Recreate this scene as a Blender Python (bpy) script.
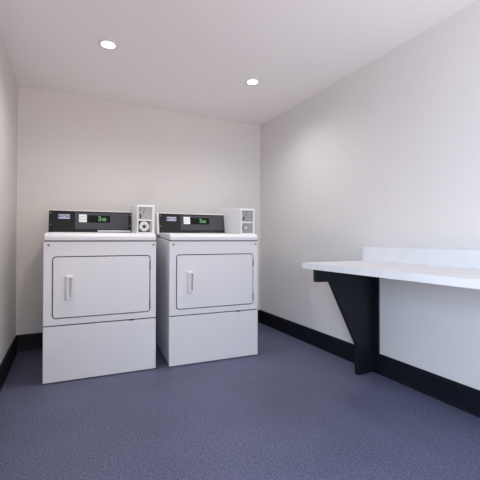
import bpy, bmesh, math
from mathutils import Vector, Matrix

# ------------------------------------------------------------------ clear
for o in list(bpy.data.objects):
    bpy.data.objects.remove(o, do_unlink=True)
S = bpy.context.scene
COL = S.collection
PI = math.pi

# ------------------------------------------------------------------ room sizes
XL, XR, YB, YR, ZC = -0.354, 1.883, 3.267, -1.9, 2.131
BH = 0.134

# ------------------------------------------------------------------ camera
cd = bpy.data.cameras.new('camera')
cd.sensor_width = 36.0
cd.lens = 346.48 / 480 * 36
cd.shift_y = -5.1 / 480
cd.clip_start = 0.01
cam = bpy.data.objects.new('camera', cd)
COL.objects.link(cam)
cam.matrix_world = (Matrix.Translation((0, 0, 0.9029)) @ Matrix.Rotation(-0.46483, 4, 'Z')
                    @ Matrix.Rotation(PI / 2 + 0.0110, 4, 'X') @ Matrix.Rotation(0.0014, 4, 'Z'))
S.camera = cam

# ------------------------------------------------------------------ world, lights, exposure
S.view_settings.view_transform = 'Standard'
S.view_settings.look = 'None'
S.view_settings.gamma = 1.0
S.view_settings.use_curve_mapping = False
S.view_settings.exposure = 0.06

w = bpy.data.worlds.new('world')
S.world = w
w.use_nodes = True
bg = w.node_tree.nodes['Background']
bg.inputs[0].default_value = (0.55, 0.72, 1.0, 1)
bg.inputs[1].default_value = 0.15


def area(name, loc, rot, sx, sy, power, col):
    l = bpy.data.lights.new(name, 'AREA')
    l.shape = 'RECTANGLE'
    l.size, l.size_y, l.energy, l.color = sx, sy, power, col
    o = bpy.data.objects.new(name, l)
    o.location = loc
    o.rotation_euler = rot
    COL.objects.link(o)
    return o


# door daylight from the left wall, plus added fill for room and ceiling
R_ = math.radians
LIGHTS = {
    # name: (location, rotation, width, height, power, colour)
    'door_daylight_low': ((XL + 0.03, -0.75, 1.05), (PI / 2 - R_(35), 0, -PI / 2), 0.95, 0.9, 76.0, (0.43, 0.71, 1.0)),
    'added_window_light': ((0.62, YR + 0.02, 1.18), (PI / 2, 0, 0), 1.6, 1.6, 24.5, (1.0, 0.95, 0.8)),  # warm fill at the added rear window
    'ceiling_fill_rear': ((0.62, YR + 0.12, 0.75), (PI / 2 + R_(55), 0, 0), 1.6, 0.6, 5.0, (1.0, 0.68, 0.42)),  # added fill aimed up to brighten the ceiling, low at the rear
    'ceiling_fill_left': ((XL + 0.22, -0.75, 0.22), (PI / 2 + R_(68), 0, -PI / 2), 0.95, 0.4, 24.0, (1.0, 0.74, 0.53)),  # added fill near the floor, aimed up to brighten the ceiling
}
for k, v in LIGHTS.items():
    area(k, *v)
# power and colour of the ceiling downlights
LAMPS = {'far': (28.5, (0.98, 1.0, 0.99))}

# ------------------------------------------------------------------ materials


def mat(name, col, rough=0.5, metal=0.0, emit=None, estr=0.0, bump=0.0, bscale=200.0, coat=0.0, spec=0.5, var=0.0, vscale=3.0):
    m = bpy.data.materials.new(name)
    m.use_nodes = True
    nt = m.node_tree
    b = nt.nodes['Principled BSDF']
    b.inputs['Base Color'].default_value = (*col, 1)
    b.inputs['Roughness'].default_value = rough
    b.inputs['Metallic'].default_value = metal
    b.inputs['Coat Weight'].default_value = coat
    b.inputs['Specular IOR Level'].default_value = spec
    if emit:
        b.inputs['Emission Color'].default_value = (*emit, 1)
        b.inputs['Emission Strength'].default_value = estr
    tc = nt.nodes.new('ShaderNodeTexCoord')
    if bump:
        n = nt.nodes.new('ShaderNodeTexNoise')
        n.inputs['Scale'].default_value = bscale
        n.inputs['Detail'].default_value = 3
        nt.links.new(tc.outputs['Object'], n.inputs['Vector'])
        bp = nt.nodes.new('ShaderNodeBump')
        bp.inputs['Strength'].default_value = bump
        bp.inputs['Distance'].default_value = 0.002
        nt.links.new(n.outputs['Fac'], bp.inputs['Height'])
        nt.links.new(bp.outputs['Normal'], b.inputs['Normal'])
    if var:
        n = nt.nodes.new('ShaderNodeTexNoise')
        n.inputs['Scale'].default_value = vscale
        n.inputs['Detail'].default_value = 4
        nt.links.new(tc.outputs['Object'], n.inputs['Vector'])
        r = nt.nodes.new('ShaderNodeValToRGB')
        r.color_ramp.elements[0].position = 0.3
        r.color_ramp.elements[1].position = 0.7
        r.color_ramp.elements[0].color = (*[c * (1 - var) for c in col], 1)
        r.color_ramp.elements[1].color = (*[min(1, c * (1 + var)) for c in col], 1)
        nt.links.new(n.outputs['Fac'], r.inputs['Fac'])
        nt.links.new(r.outputs['Color'], b.inputs['Base Color'])
    return m


def floor_mat():
    m = bpy.data.materials.new('speckled_vinyl')
    m.use_nodes = True
    nt = m.node_tree
    N, L = nt.nodes, nt.links
    b = N['Principled BSDF']
    tc = N.new('ShaderNodeTexCoord')
    # fine flecks
    n1 = N.new('ShaderNodeTexNoise')
    n1.inputs['Scale'].default_value = 130
    n1.inputs['Detail'].default_value = 4
    n1.inputs['Roughness'].default_value = 0.7
    L.new(tc.outputs['Object'], n1.inputs['Vector'])
    r1 = N.new('ShaderNodeValToRGB')
    e = r1.color_ramp.elements
    e[0].position, e[0].color = 0.38, (0.064, 0.066, 0.108, 1)
    e[1].position, e[1].color = 0.62, (0.190, 0.194, 0.280, 1)
    x = e.new(0.5)
    x.color = (0.118, 0.121, 0.200, 1)
    L.new(n1.outputs['Fac'], r1.inputs['Fac'])
    # soft broad wear
    n2 = N.new('ShaderNodeTexNoise')
    n2.inputs['Scale'].default_value = 2.2
    n2.inputs['Detail'].default_value = 5
    L.new(tc.outputs['Object'], n2.inputs['Vector'])
    r2 = N.new('ShaderNodeValToRGB')
    r2.color_ramp.elements[0].position, r2.color_ramp.elements[0].color = 0.3, (0.80, 0.80, 0.83, 1)
    r2.color_ramp.elements[1].position, r2.color_ramp.elements[1].color = 0.7, (0.99, 0.99, 1.03, 1)
    L.new(n2.outputs['Fac'], r2.inputs['Fac'])
    mx = N.new('ShaderNodeMix')
    mx.data_type = 'RGBA'
    mx.blend_type = 'MULTIPLY'
    mx.inputs['Factor'].default_value = 1
    L.new(r1.outputs['Color'], mx.inputs[6])
    L.new(r2.outputs['Color'], mx.inputs[7])
    L.new(mx.outputs[2], b.inputs['Base Color'])
    b.inputs['Roughness'].default_value = 0.55
    b.inputs['Specular IOR Level'].default_value = 0.35
    bp = N.new('ShaderNodeBump')
    bp.inputs['Strength'].default_value = 0.12
    bp.inputs['Distance'].default_value = 0.001
    L.new(n1.outputs['Fac'], bp.inputs['Height'])
    L.new(bp.outputs['Normal'], b.inputs['Normal'])
    return m


def glass_mat():
    m = bpy.data.materials.new('window_glass')
    m.use_nodes = True
    nt = m.node_tree
    nt.nodes.clear()
    o = nt.nodes.new('ShaderNodeOutputMaterial')
    t = nt.nodes.new('ShaderNodeBsdfTransparent')
    g = nt.nodes.new('ShaderNodeBsdfGlossy')
    g.inputs['Roughness'].default_value = 0.02
    mx = nt.nodes.new('ShaderNodeMixShader')
    mx.inputs[0].default_value = 0.07
    nt.links.new(t.outputs[0], mx.inputs[1])
    nt.links.new(g.outputs[0], mx.inputs[2])
    nt.links.new(mx.outputs[0], o.inputs[0])
    return m


M = {
    'wall': mat('wall_paint', (0.73, 0.69, 0.675), 0.75, bump=0.08, bscale=350, spec=0.3),
    'ceiling': mat('ceiling_paint', (0.95, 0.905, 0.905), 0.8, bump=0.06, bscale=300, spec=0.3),
    'floor': floor_mat(),
    'base': mat('black_cove_base', (0.0045, 0.006, 0.011), 0.5, spec=0.25, bump=0.1, bscale=60),
    'enamel': mat('white_enamel', (0.745, 0.72, 0.745), 0.45, bump=0.03, bscale=500),
    'plastic': mat('white_plastic', (0.87, 0.86, 0.88), 0.38, bump=0.03, bscale=400),
    'groove': mat('dark_gasket', (0.02, 0.02, 0.025), 0.8, bump=0.2, bscale=300),
    'panel': mat('black_glossy_panel', (0.008, 0.008, 0.010), 0.3, spec=0.35, bump=0.02, bscale=300),
    'overlay': mat('charcoal_overlay', (0.045, 0.043, 0.055), 0.45, bump=0.03, bscale=300),
    'display': mat('display_window', (0.003, 0.004, 0.003), 0.35, spec=0.2, bump=0.01, bscale=300),
    'digits': mat('green_digits', (0.12, 0.35, 0.14), 0.4, emit=(0.45, 0.9, 0.45), estr=0.07, bump=0.01),
    'badge': mat('silver_badge', (0.50, 0.52, 0.66), 0.4, bump=0.02),
    'badge_text': mat('badge_lettering', (0.06, 0.07, 0.13), 0.4, bump=0.02),
    'sticker': mat('white_sticker', (0.80, 0.80, 0.80), 0.55, bump=0.02),
    'ink': mat('grey_ink', (0.30, 0.30, 0.32), 0.6, bump=0.02),
    'steel': mat('brushed_steel', (0.36, 0.34, 0.32), 0.5, metal=0.45, bump=0.25, bscale=180),
    'ring': mat('lock_ring_steel', (0.62, 0.61, 0.59), 0.4, metal=0.3, bump=0.02),
    'glint': mat('painted_glint', (0.60, 0.60, 0.66), 0.4, metal=0.4, bump=0.02),  # pale colour standing in for a reflection on the control panel
    'darksteel': mat('dark_steel', (0.035, 0.035, 0.04), 0.5, metal=0.3, bump=0.1),
    'screw': mat('grey_screw', (0.14, 0.14, 0.16), 0.45, metal=0.5, bump=0.05),
    'black': mat('black_void', (0.008, 0.008, 0.008), 0.7, bump=0.05),
    'rubber': mat('black_rubber', (0.02, 0.02, 0.02), 0.8, bump=0.2),
    'quartz': mat('white_quartz', (0.80, 0.785, 0.80), 0.4, var=0.035, vscale=9, coat=0.0),
    'laminate': mat('black_laminate', (0.005, 0.006, 0.011), 0.45, bump=0.12, bscale=120, spec=0.3),
    'trim': mat('white_trim', (0.80, 0.79, 0.78), 0.45, bump=0.02),
    'lens': mat('lit_lens', (0.9, 0.9, 0.88), 0.4, emit=(1.0, 0.96, 0.90), estr=4.0, bump=0.01),
    'glass': glass_mat(),
}

# ------------------------------------------------------------------ mesh helpers


def link(name, bm, m, parent=None, bevel=0.0, seg=2, smooth=False):
    bmesh.ops.recalc_face_normals(bm, faces=bm.faces)
    me = bpy.data.meshes.new(name)
    bm.to_mesh(me)
    bm.free()
    me.materials.append(M[m] if isinstance(m, str) else m)
    o = bpy.data.objects.new(name, me)
    COL.objects.link(o)
    if parent:
        o.parent = parent
    if smooth:
        for p in me.polygons:
            p.use_smooth = True
    if bevel:
        b = o.modifiers.new('bevel', 'BEVEL')
        b.width = bevel
        b.segments = seg
        b.limit_method = 'ANGLE'
        b.angle_limit = math.radians(35)
        b.harden_normals = False
    return o


def box(bm, x0, x1, y0, y1, z0, z1):
    v = [bm.verts.new(p) for p in ((x0, y0, z0), (x1, y0, z0), (x1, y1, z0), (x0, y1, z0),
                                   (x0, y0, z1), (x1, y0, z1), (x1, y1, z1), (x0, y1, z1))]
    for f in ((0, 3, 2, 1), (4, 5, 6, 7), (0, 1, 5, 4), (1, 2, 6, 5), (2, 3, 7, 6), (3, 0, 4, 7)):
        bm.faces.new([v[i] for i in f])
    return v


def prism(bm, pts, axis, a, b):
    """extrude a 2-D outline along an axis ('x': pts are (y,z), 'y': (x,z), 'z': (x,y))"""
    def P(p, t):
        return {'x': (t, p[0], p[1]), 'y': (p[0], t, p[1]), 'z': (p[0], p[1], t)}[axis]
    A = [bm.verts.new(P(p, a)) for p in pts]
    B = [bm.verts.new(P(p, b)) for p in pts]
    bm.faces.new(A)
    bm.faces.new(B[::-1])
    n = len(pts)
    for i in range(n):
        bm.faces.new((A[i], B[i], B[(i + 1) % n], A[(i + 1) % n]))


def rrect(x0, x1, z0, z1, r, n=5):
    pts = []
    for cx, cz, a0 in ((x1 - r, z1 - r, 0), (x0 + r, z1 - r, 90), (x0 + r, z0 + r, 180), (x1 - r, z0 + r, 270)):
        for i in range(n + 1):
            a = math.radians(a0 + 90 * i / n)
            pts.append((cx + r * math.cos(a), cz + r * math.sin(a)))
    return pts


def frame_plate(bm, outer, inner, y0, y1):
    """plate in the xz plane with a hole; outer and inner have the same number of points"""
    n = len(outer)
    R = [[bm.verts.new((p[0], y, p[1])) for p in L] for L in (outer, inner) for y in (y0, y1)]
    of, ob, inf, ib = R
    for i in range(n):
        j = (i + 1) % n
        bm.faces.new((of[i], of[j], inf[j], inf[i]))
        bm.faces.new((ob[i], ib[i], ib[j], ob[j]))
        bm.faces.new((of[i], ob[i], ob[j], of[j]))
        bm.faces.new((inf[i], inf[j], ib[j], ib[i]))


def lathe(bm, prof, centre, axis='y', n=32):
    """prof: list of (radius, offset along axis)"""
    rings = []
    for r, h in prof:
        ring = []
        for i in range(n):
            a = 2 * PI * i / n
            c, s = r * math.cos(a), r * math.sin(a)
            p = {'y': (c, h, s), 'z': (c, s, h), 'x': (h, c, s)}[axis]
            ring.append(bm.verts.new((centre[0] + p[0], centre[1] + p[1], centre[2] + p[2])))
        rings.append(ring)
    for a, b in zip(rings, rings[1:]):
        for i in range(n):
            j = (i + 1) % n
            bm.faces.new((a[i], a[j], b[j], b[i]))
    bm.faces.new(rings[0])
    bm.faces.new(rings[-1][::-1])


def text_obj(name, s, size, m, parent, loc, rx=PI / 2, sx=1.0, depth=0.0006, bold=0.0):
    cu = bpy.data.curves.new(name, 'FONT')
    cu.body = s
    cu.size = size
    cu.extrude = depth
    cu.offset = bold
    cu.align_x = 'CENTER'
    cu.align_y = 'CENTER'
    t = bpy.data.objects.new(name, cu)
    COL.objects.link(t)
    bpy.context.view_layer.update()
    me = bpy.data.meshes.new_from_object(t.evaluated_get(bpy.context.evaluated_depsgraph_get()))
    bpy.data.objects.remove(t, do_unlink=True)
    me.name = name
    me.transform(Matrix.Translation(loc) @ Matrix.Rotation(rx, 4, 'X') @ Matrix.Diagonal((sx, 1, 1, 1)))
    me.materials.clear()
    me.materials.append(M[m])
    o = bpy.data.objects.new(name, me)
    COL.objects.link(o)
    o.parent = parent
    return o


def structure(o):
    o['kind'] = 'structure'
    return o


def bx(name, m, parent, *d, bevel=0.0):
    bm = bmesh.new()
    box(bm, *d)
    return link(name, bm, m, parent, bevel)


# ------------------------------------------------------------------ the setting
T = 0.1
structure(bx('floor', 'floor', None, XL - T, XR + T, YR - T, YB + T, -0.1, 0.0))
structure(bx('ceiling', 'ceiling', None, XL - T, XR + T, YR - T, YB + T, ZC, ZC + 0.1))
structure(bx('wall_back', 'wall', None, XL - T, XR + T, YB, YB + T, 0, ZC))
# left wall, with a glazed door beside the camera, out of the picture
DY0, DY1, DZ = -1.25, -0.25, 2.02
bm = bmesh.new()
box(bm, XL - T, XL, YR - T, DY0, 0, ZC)
box(bm, XL - T, XL, DY1, YB, 0, ZC)
box(bm, XL - T, XL, DY0, DY1, DZ, ZC)
structure(link('wall_left', bm, 'wall'))
bm = bmesh.new()
for a in ((DY0, DY0 + .07, 0, DZ), (DY1 - .07, DY1, 0, DZ), (DY0 + .07, DY1 - .07, 0, .15), (DY0 + .07, DY1 - .07, DZ - .07, DZ)):
    box(bm, XL - .07, XL - .02, *a)
dn = structure(link('door_1', bm, 'trim', bevel=.003))
bx('pane', 'glass', dn, XL - .048, XL - .042, DY0 + .07, DY1 - .07, .15, DZ - .07)
structure(bx('wall_right', 'wall', None, XR, XR + T, YR - T, YB, 0, ZC))
# wall behind the camera with an added wide window, unseen, as a light source
WX0, WX1, WZ0, WZ1 = -0.20, 1.45, 0.35, 2.0
bm = bmesh.new()
frame_plate(bm, [(XR, ZC), (XL, ZC), (XL, 0), (XR, 0)], [(WX1, WZ1), (WX0, WZ1), (WX0, WZ0), (WX1, WZ0)], YR - T, YR)
structure(link('wall_front', bm, 'wall'))
bm = bmesh.new()
frame_plate(bm, [(WX1, WZ1), (WX0, WZ1), (WX0, WZ0), (WX1, WZ0)],
            [(WX1 - .04, WZ1 - .04), (WX0 + .04, WZ1 - .04), (WX0 + .04, WZ0 + .04), (WX1 - .04, WZ0 + .04)], YR - .08, YR - .03)
wn = structure(link('added_window', bm, 'trim', bevel=.003))
bx('pane', 'glass', wn, WX0 + .04, WX1 - .04, YR - .06, YR - .055, WZ0 + .04, WZ1 - .04)

BT = 0.010


def base_profile(s):
    # (offset from the wall, z): slightly rounded top lip and a small cove at the foot
    return [(0, 0), (s * (BT + .004), 0), (s * (BT + .001), .008), (s * BT, .02), (s * BT, BH - .016),
            (s * (BT - .002), BH - .012), (s * (BT - .002), BH - .004), (s * (BT - .006), BH), (0, BH)]


bm = bmesh.new()
prism(bm, [(YB + p[0], p[1]) for p in base_profile(-1)], 'x', XL, XR)
structure(link('baseboard_back', bm, 'base'))
bm = bmesh.new()
prism(bm, [(XL + p[0], p[1]) for p in base_profile(1)], 'y', YR, DY0)
prism(bm, [(XL + p[0], p[1]) for p in base_profile(1)], 'y', DY1, YB)
structure(link('baseboard_left', bm, 'base'))
bm = bmesh.new()
PY0, PY1 = 1.662, 1.790      # wall plate of the bracket interrupts the base
prism(bm, [(XR + p[0], p[1]) for p in base_profile(-1)], 'y', YR, PY0)
prism(bm, [(XR + p[0], p[1]) for p in base_profile(-1)], 'y', PY1, YB)
structure(link('baseboard_right', bm, 'base'))

# ------------------------------------------------------------------ counter on the right wall
CZ, CT = 0.7505, 0.036


def edge_x(y):
    return 1.346 + (1.80 - y) / 1.04 * 0.036


bm = bmesh.new()
prism(bm, [(edge_x(1.80), 1.80), (edge_x(-1.2), -1.2), (XR, -1.2), (XR, 1.80)], 'z', CZ - CT, CZ)
c = bpy.data.objects.new('counter', None)
COL.objects.link(c)
c['label'] = 'long white stone-look counter top fixed along the right wall with a low backsplash'
c['category'] = 'counter'
link('countertop', bm, 'quartz', c, bevel=.0008)
bx('backsplash', 'quartz', c, XR - .020, XR, -1.2, 1.797, CZ, CZ + .096, bevel=.0015)

c = bpy.data.objects.new('shelf_bracket', None)
c.location = (XR, 1.72, 0)
COL.objects.link(c)
c['label'] = 'black tapered support bracket standing under the white counter'
c['category'] = 'bracket'
bm = bmesh.new()
top = CZ - CT
prism(bm, [(p[0] - XR, p[1]) for p in ((1.386, top), (1.386, .634), (1.500, .630), (1.731, .190), (1.731, 0),
                                       (XR - .016, 0), (XR - .016, top))], 'y', -.012, .018)
link('gusset_panel', bm, 'laminate', c, bevel=.0015)
bx('wall_plate', 'laminate', c, -.016, 0, PY0 - 1.72, PY1 - 1.72, 0, top, bevel=.0015)

# ------------------------------------------------------------------ dryers
W, DEP = 0.686, 0.70


def make_dryer(label, lock_big, x_off, x_end, trim_w):
    d = bpy.data.objects.new('tumble_dryer', None)
    COL.objects.link(d)
    d['label'] = label
    d['category'] = 'dryer'
    d['group'] = 'coin-operated dryers along the back wall'
    SF, SR = 0.884, 0.925      # seam under the top, front and rear
    # cabinet body behind the front panels
    bm = bmesh.new()
    prism(bm, [(.016, .014), (DEP, .014), (DEP, SR), (.016, SF)], 'x', 0.0, W)
    link('cabinet', bm, 'enamel', d, bevel=.004)
    for fx in (.05, W - .05):
        for fy in (.06, DEP - .06):
            bm = bmesh.new()
            lathe(bm, [(.018, 0), (.020, .004), (.020, .010), (.010, .0145)], (fx, fy, 0), 'z', 16)
            link('levelling_foot', bm, 'rubber', d)
    # front panel with door opening
    DX0, DX1, DZ0, DZ1 = .047, .648, .398, .790
    bm = bmesh.new()
    frame_plate(bm, rrect(0.0, W, .3590, SF - .001, .006), rrect(DX0, DX1, DZ0, DZ1, .024), 0.0, .0155)
    fp = link('front_panel', bm, 'enamel', d, bevel=.0018)
    bx('seam_gasket', 'groove', d, .004, W - .004, .010, .0158, .345, .365)
    for sx in (.027, W - .018):
        bm = bmesh.new()
        lathe(bm, [(.0068, 0.0), (.0068, -.0012), (.005, -.0022)], (sx, 0, .861), 'y', 16)
        link('screw', bm, 'screw', fp)
    # lower access panel
    bm = bmesh.new()
    prism(bm, [(.0155, .006), (0.0, .006), (0.0, .346), (.003, .3515), (.0155, .3515)], 'x', 0.0, W)
    lp = link('lower_panel', bm, 'enamel', d, bevel=.002)
    bx('panel_catch', 'groove', lp, .505, .54, -.0015, .006, .350, .357)
    # door
    g = .0062
    bm = bmesh.new()
    prism(bm, rrect(DX0 + g, DX1 - g, DZ0 + g, DZ1 - g, .024 - g), 'y', -.003, .011)
    dr = link('door', bm, 'enamel', d, bevel=.003, seg=3)
    bm = bmesh.new()
    prism(bm, rrect(DX0 - .0, DX1 + .0, DZ0, DZ1, .024), 'y', .0112, .0158)
    link('door_gasket', bm, 'groove', d)
    for hz in (.455, .72):
        bm = bmesh.new()
        box(bm, DX1 - g - .001, DX1 + .0005, -.0035, .011, hz - .028, hz + .028)
        link('hinge', bm, 'darksteel', dr)
    # moulded pull handle: grip at the left, end blocks at top and bottom, hollow at the right
    HX0, HX1, HZ0, HZ1 = .119, .171, .514, .669
    bm = bmesh.new()
    prism(bm, rrect(HX0 - .002, HX1 + .002, HZ0 - .003, HZ1 + .003, .008), 'y', -.0055, -.003)
    # block with a deep finger slot that narrows towards the bottom; its flanks ramp down to the door
    n0 = len(bm.verts)
    outer = [(HX1, HZ1), (HX0, HZ1), (HX0, HZ0), (HX1, HZ0)]
    inner = [(HX0 + .042, HZ1 - .014), (HX0 + .023, HZ1 - .014), (HX0 + .029, HZ0 + .020), (HX0 + .039, HZ0 + .020)]
    frame_plate(bm, outer, inner, -.036, -.005)
    bm.verts.ensure_lookup_table()
    for v in bm.verts[n0:n0 + 4]:            # front outer corners pulled in: sloping flanks
        v.co.x += .013 if v.co.x < (HX0 + HX1) / 2 else -.005
        v.co.z += -.006 if v.co.z > (HZ0 + HZ1) / 2 else .006
    link('handle', bm, 'enamel', dr, bevel=.0018)
    # top: rises slightly towards the rear, with a chamfered front edge
    bm = bmesh.new()
    e = .003
    prism(bm, [(-.004, SF + .0050), (DEP, SR + .0050), (DEP, SR + .034), (.03, SF + .055), (.008, SF + .046), (-.004, SF + .032)],
          'x', .003, W - .001)
    tp = link('top_panel', bm, 'enamel', d, bevel=.006, seg=3)
    bx('top_gasket', 'groove', d, .004, W - .004, .004, DEP - .01, SF - .002, SF + .006)

    # control console
    x0, x1 = x_off, x_end
    zb, zt = .938, 1.112
    yb, yt = .41, .445          # front face, foot and head (leans back)
    bm = bmesh.new()
    prism(bm, [(yb + .002, zb - .004), (yb + .002, zb + .012), (yt + .003, zt + .001), (yt + .008, zt + .005), (yt + .10, zt + .005), (DEP - .03, zt - .06),
               (DEP - .03, zb)], 'x', x0, x1 + .05)
    link('console_housing', bm, 'enamel', d, bevel=.003)

    def facey(z):
        return yb + (yt - yb) * (z - zb) / (zt - zb)

    lean = math.atan2(yt - yb, zt - zb)

    def slab(name, m, parent, u0, u1, v0, v1, off, th, bevel=0.0, r=None):
        """thin plate lying on the leaning console face; off = distance in front of it"""
        bm = bmesh.new()
        if r:
            prism(bm, rrect(u0, u1, v0, v1, r), 'y', -off - th, -off)
        else:
            box(bm, u0, u1, -off - th, -off, v0, v1)
        o = link(name, bm, m, parent, bevel)
        o.data.transform(Matrix.Translation((0, yb, zb)) @ Matrix.Rotation(-lean, 4, 'X') @ Matrix.Translation((0, 0, -zb)))
        return o

    px0, px1 = x0 + trim_w, x1 - .004
    cp = slab('control_panel', 'panel', d, px0, px1, .948, 1.112, .001, .006, bevel=.0015)

    def U(u):                # fraction of the panel's width
        return px0 + (px1 - px0) * u
    slab('charcoal_overlay', 'overlay', cp, U(.30), U(.955), .974, 1.101, .007, .0008)
    slab('display', 'display', cp, U(.445), U(.725), 1.024, 1.082, .0078, .0008)
    st = slab('instruction_sticker', 'sticker', cp, U(.345), U(.445) - .004, 1.026, 1.087, .0078, .0006)
    for z in (1.066, 1.046):
        slab('printed_rule', 'ink', st if False else cp, U(.352), U(.43), z, z + .003, .0084, .0003)
    slab('logo_badge', 'badge', cp, U(.105), U(.240), 1.050, 1.084, .007, .0008, r=.003)
    FT = Matrix.Translation((0, yb, zb)) @ Matrix.Rotation(-lean, 4, 'X') @ Matrix.Translation((0, 0, -zb))

    def txt(name, s, size, m, u, z, off, sx=1.0, bold=0.0):
        o = text_obj(name, s, size, m, cp, (u, -off, z), sx=sx, bold=bold)
        o.data.transform(FT)
        return o
    txt('logo_lettering', 'MAYTAG', .026, 'badge_text', U(.1725), 1.067, .0084, sx=.80, bold=.0006)
    txt('display_digits', '3', .050, 'digits', U(.595), 1.054, .0092, bold=.0010)
    txt('display_digits', '00', .032, 'digits', U(.648), 1.048, .0092, bold=.0008)
    for u in (U(.02), U(.98)):
        for z in (1.005, 1.090):
            bm = bmesh.new()
            lathe(bm, [(.0042, -.007), (.0042, -.008), (.003, -.009)], (u, 0, z), 'y', 12)
            sc = link('panel_screw', bm, 'steel', cp)
            sc.data.transform(FT)
    slab('reflection_strip', 'glint' if lock_big else 'screw', cp, U(.57), U(.985), .953, .965 if lock_big else .958, .007, .003, bevel=.001)  # strip imitates the reflected streak low on the panel; duller on the second dryer
    # raised lip under the panel
    bm = bmesh.new()
    prism(bm, [(yb - .012, .938), (yb - .012, .944), (yb - .004, .9475), (yb + .004, .9475), (yb + .004, .938)], 'x', x0, x1)
    link('console_lip', bm, 'enamel', d, bevel=.001)

    # coin meter box
    cx0, cx1 = .562, .679
    yf = .05
    bm = bmesh.new()
    # side outline: front leans slightly, top rises to the rear
    prism(bm, [(yf, .925), (yf, 1.05), (yf + .006, 1.132), (yf + .012, 1.139), (.50, 1.172), (.56, 1.160), (.56, .930)], 'x', cx0, cx1 + .004)
    cb = link('coin_box', bm, 'plastic', d, bevel=.004, seg=3)
    # bezel frame raised round the two plates
    bm = bmesh.new()
    frame_plate(bm, rrect(cx0 + .001, cx1 - .002, .938, 1.134, .004), rrect(cx0 + .009, cx1 - .014, .946, 1.124, .003), yf - .010, yf + .002)
    box(bm, cx0 + .006, cx1 - .010, yf - .009, yf + .002, 1.026, 1.036)
    link('bezel', bm, 'plastic', cb, bevel=.0015)
    ux0, ux1 = cx0 + .010, cx1 - .015
    bx('coin_plate', 'steel', cb, ux0, ux1, yf - .004, yf + .003, 1.037, 1.123, bevel=.001)
    bx('coin_slot', 'black', cb, ux0 + .010, ux0 + .018, yf - .0075, yf - .003, 1.046, 1.076)
    for sx_, sz_ in ((ux0 + .014, 1.106), (ux0 + .040, 1.108), (ux0 + .034, 1.088)):
        bm = bmesh.new()
        lathe(bm, [(.0045, -.004), (.0045, -.0055), (.003, -.0068)], (sx_, yf, sz_), 'y', 12)
        link('rivet', bm, 'darksteel', cb)
    bx('lock_plate', 'steel', cb, ux0, ux1, yf - .004, yf + .003, .947, 1.025, bevel=.001)
    if lock_big:
        bx('lock_surround', 'darksteel', cb, ux0 + .001, ux1 - .016, yf - .006, yf - .003, .949, 1.024, bevel=.001)
        lc = (ux0 + .038, yf, .987)
        bm = bmesh.new()
        lathe(bm, [(.034, -.005), (.034, -.012), (.030, -.015), (.021, -.015), (.019, -.010), (.0, -.010)][:5], lc, 'y', 32)
        link('lock_ring', bm, 'ring', cb)
        bm = bmesh.new()
        lathe(bm, [(.0125, -.009), (.0125, -.014), (.010, -.016)], lc, 'y', 24)
        link('lock_core', bm, 'darksteel', cb)
        bx('keyhole', 'black', cb, lc[0] - .0015, lc[0] + .0015, yf - .0172, yf - .0158, lc[2] - .006, lc[2] + .006)
        bm = bmesh.new()
        lathe(bm, [(.0035, -.015), (.0035, -.0163), (.002, -.017)], (lc[0] - .018, yf, lc[2] - .018), 'y', 12)
        link('rivet', bm, 'black', cb)
    else:
        lc = (ux0 + .028, yf, .987)
        bm = bmesh.new()
        lathe(bm, [(.022, -.004), (.022, -.009), (.018, -.010)], lc, 'y', 32)
        link('lock_ring', bm, 'darksteel', cb)
        bm = bmesh.new()
        lathe(bm, [(.0175, -.009), (.0175, -.012), (.0155, -.0135)], lc, 'y', 24)
        link('lock_core', bm, 'ring', cb)
        bx('keyhole', 'black', cb, lc[0] - .008, lc[0] + .008, yf - .0147, yf - .013, lc[2] - .002, lc[2] + .002)
    return d


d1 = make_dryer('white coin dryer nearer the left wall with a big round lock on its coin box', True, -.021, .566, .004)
d1.location = (-0.1253, 2.4605, 0)
d1.rotation_euler = (0, 0, -0.065)
d2 = make_dryer('white coin dryer nearer the right wall with a small keyhole lock on its coin box', False, -.018, .590, .016)
d2.location = (0.6492, 2.3985, 0)
d2.rotation_euler = (0, 0, -0.070)


# ------------------------------------------------------------------ recessed ceiling lights
def downlight(x, y, row, label):
    d = bpy.data.objects.new('recessed_downlight', None)
    d.location = (x, y, ZC)
    COL.objects.link(d)
    d['label'] = label
    d['category'] = 'ceiling light'
    d['group'] = 'round recessed ceiling lights'
    bm = bmesh.new()
    n = 40
    prof = [(.058, 0), (.058, -.002), (.054, -.0045), (.046, -.0045), (.042, -.001), (.042, 0)]
    rings = [[bm.verts.new((r * math.cos(2 * PI * i / n), r * math.sin(2 * PI * i / n), h)) for i in range(n)] for r, h in prof]
    for a, b in zip(rings, rings[1:] + rings[:1]):
        for i in range(n):
            bm.faces.new((a[i], a[(i + 1) % n], b[(i + 1) % n], b[i]))
    link('trim_ring', bm, 'trim', d, smooth=True)
    bm = bmesh.new()
    lathe(bm, [(.040, 0), (.040, -.0015), (.037, -.0025), (.001, -.003)], (0, 0, 0), 'z', n)
    link('lens', bm, 'lens', d)
    l = bpy.data.lights.new('downlight_lamp', 'SPOT')
    l.energy = LAMPS[row][0]
    l.color = LAMPS[row][1]
    l.spot_size = math.radians(152)
    l.spot_blend = 1.0
    l.shadow_soft_size = .04
    lo = bpy.data.objects.new('downlight_lamp', l)
    lo.location = (0, 0, -.012)
    COL.objects.link(lo)
    lo.parent = d
    return d


downlight(0.230, 2.325, 'far', 'lit round ceiling downlight above the left dryer, nearer the left wall')
downlight(1.297, 2.371, 'far', 'lit round ceiling downlight above the right dryer, nearer the right wall')
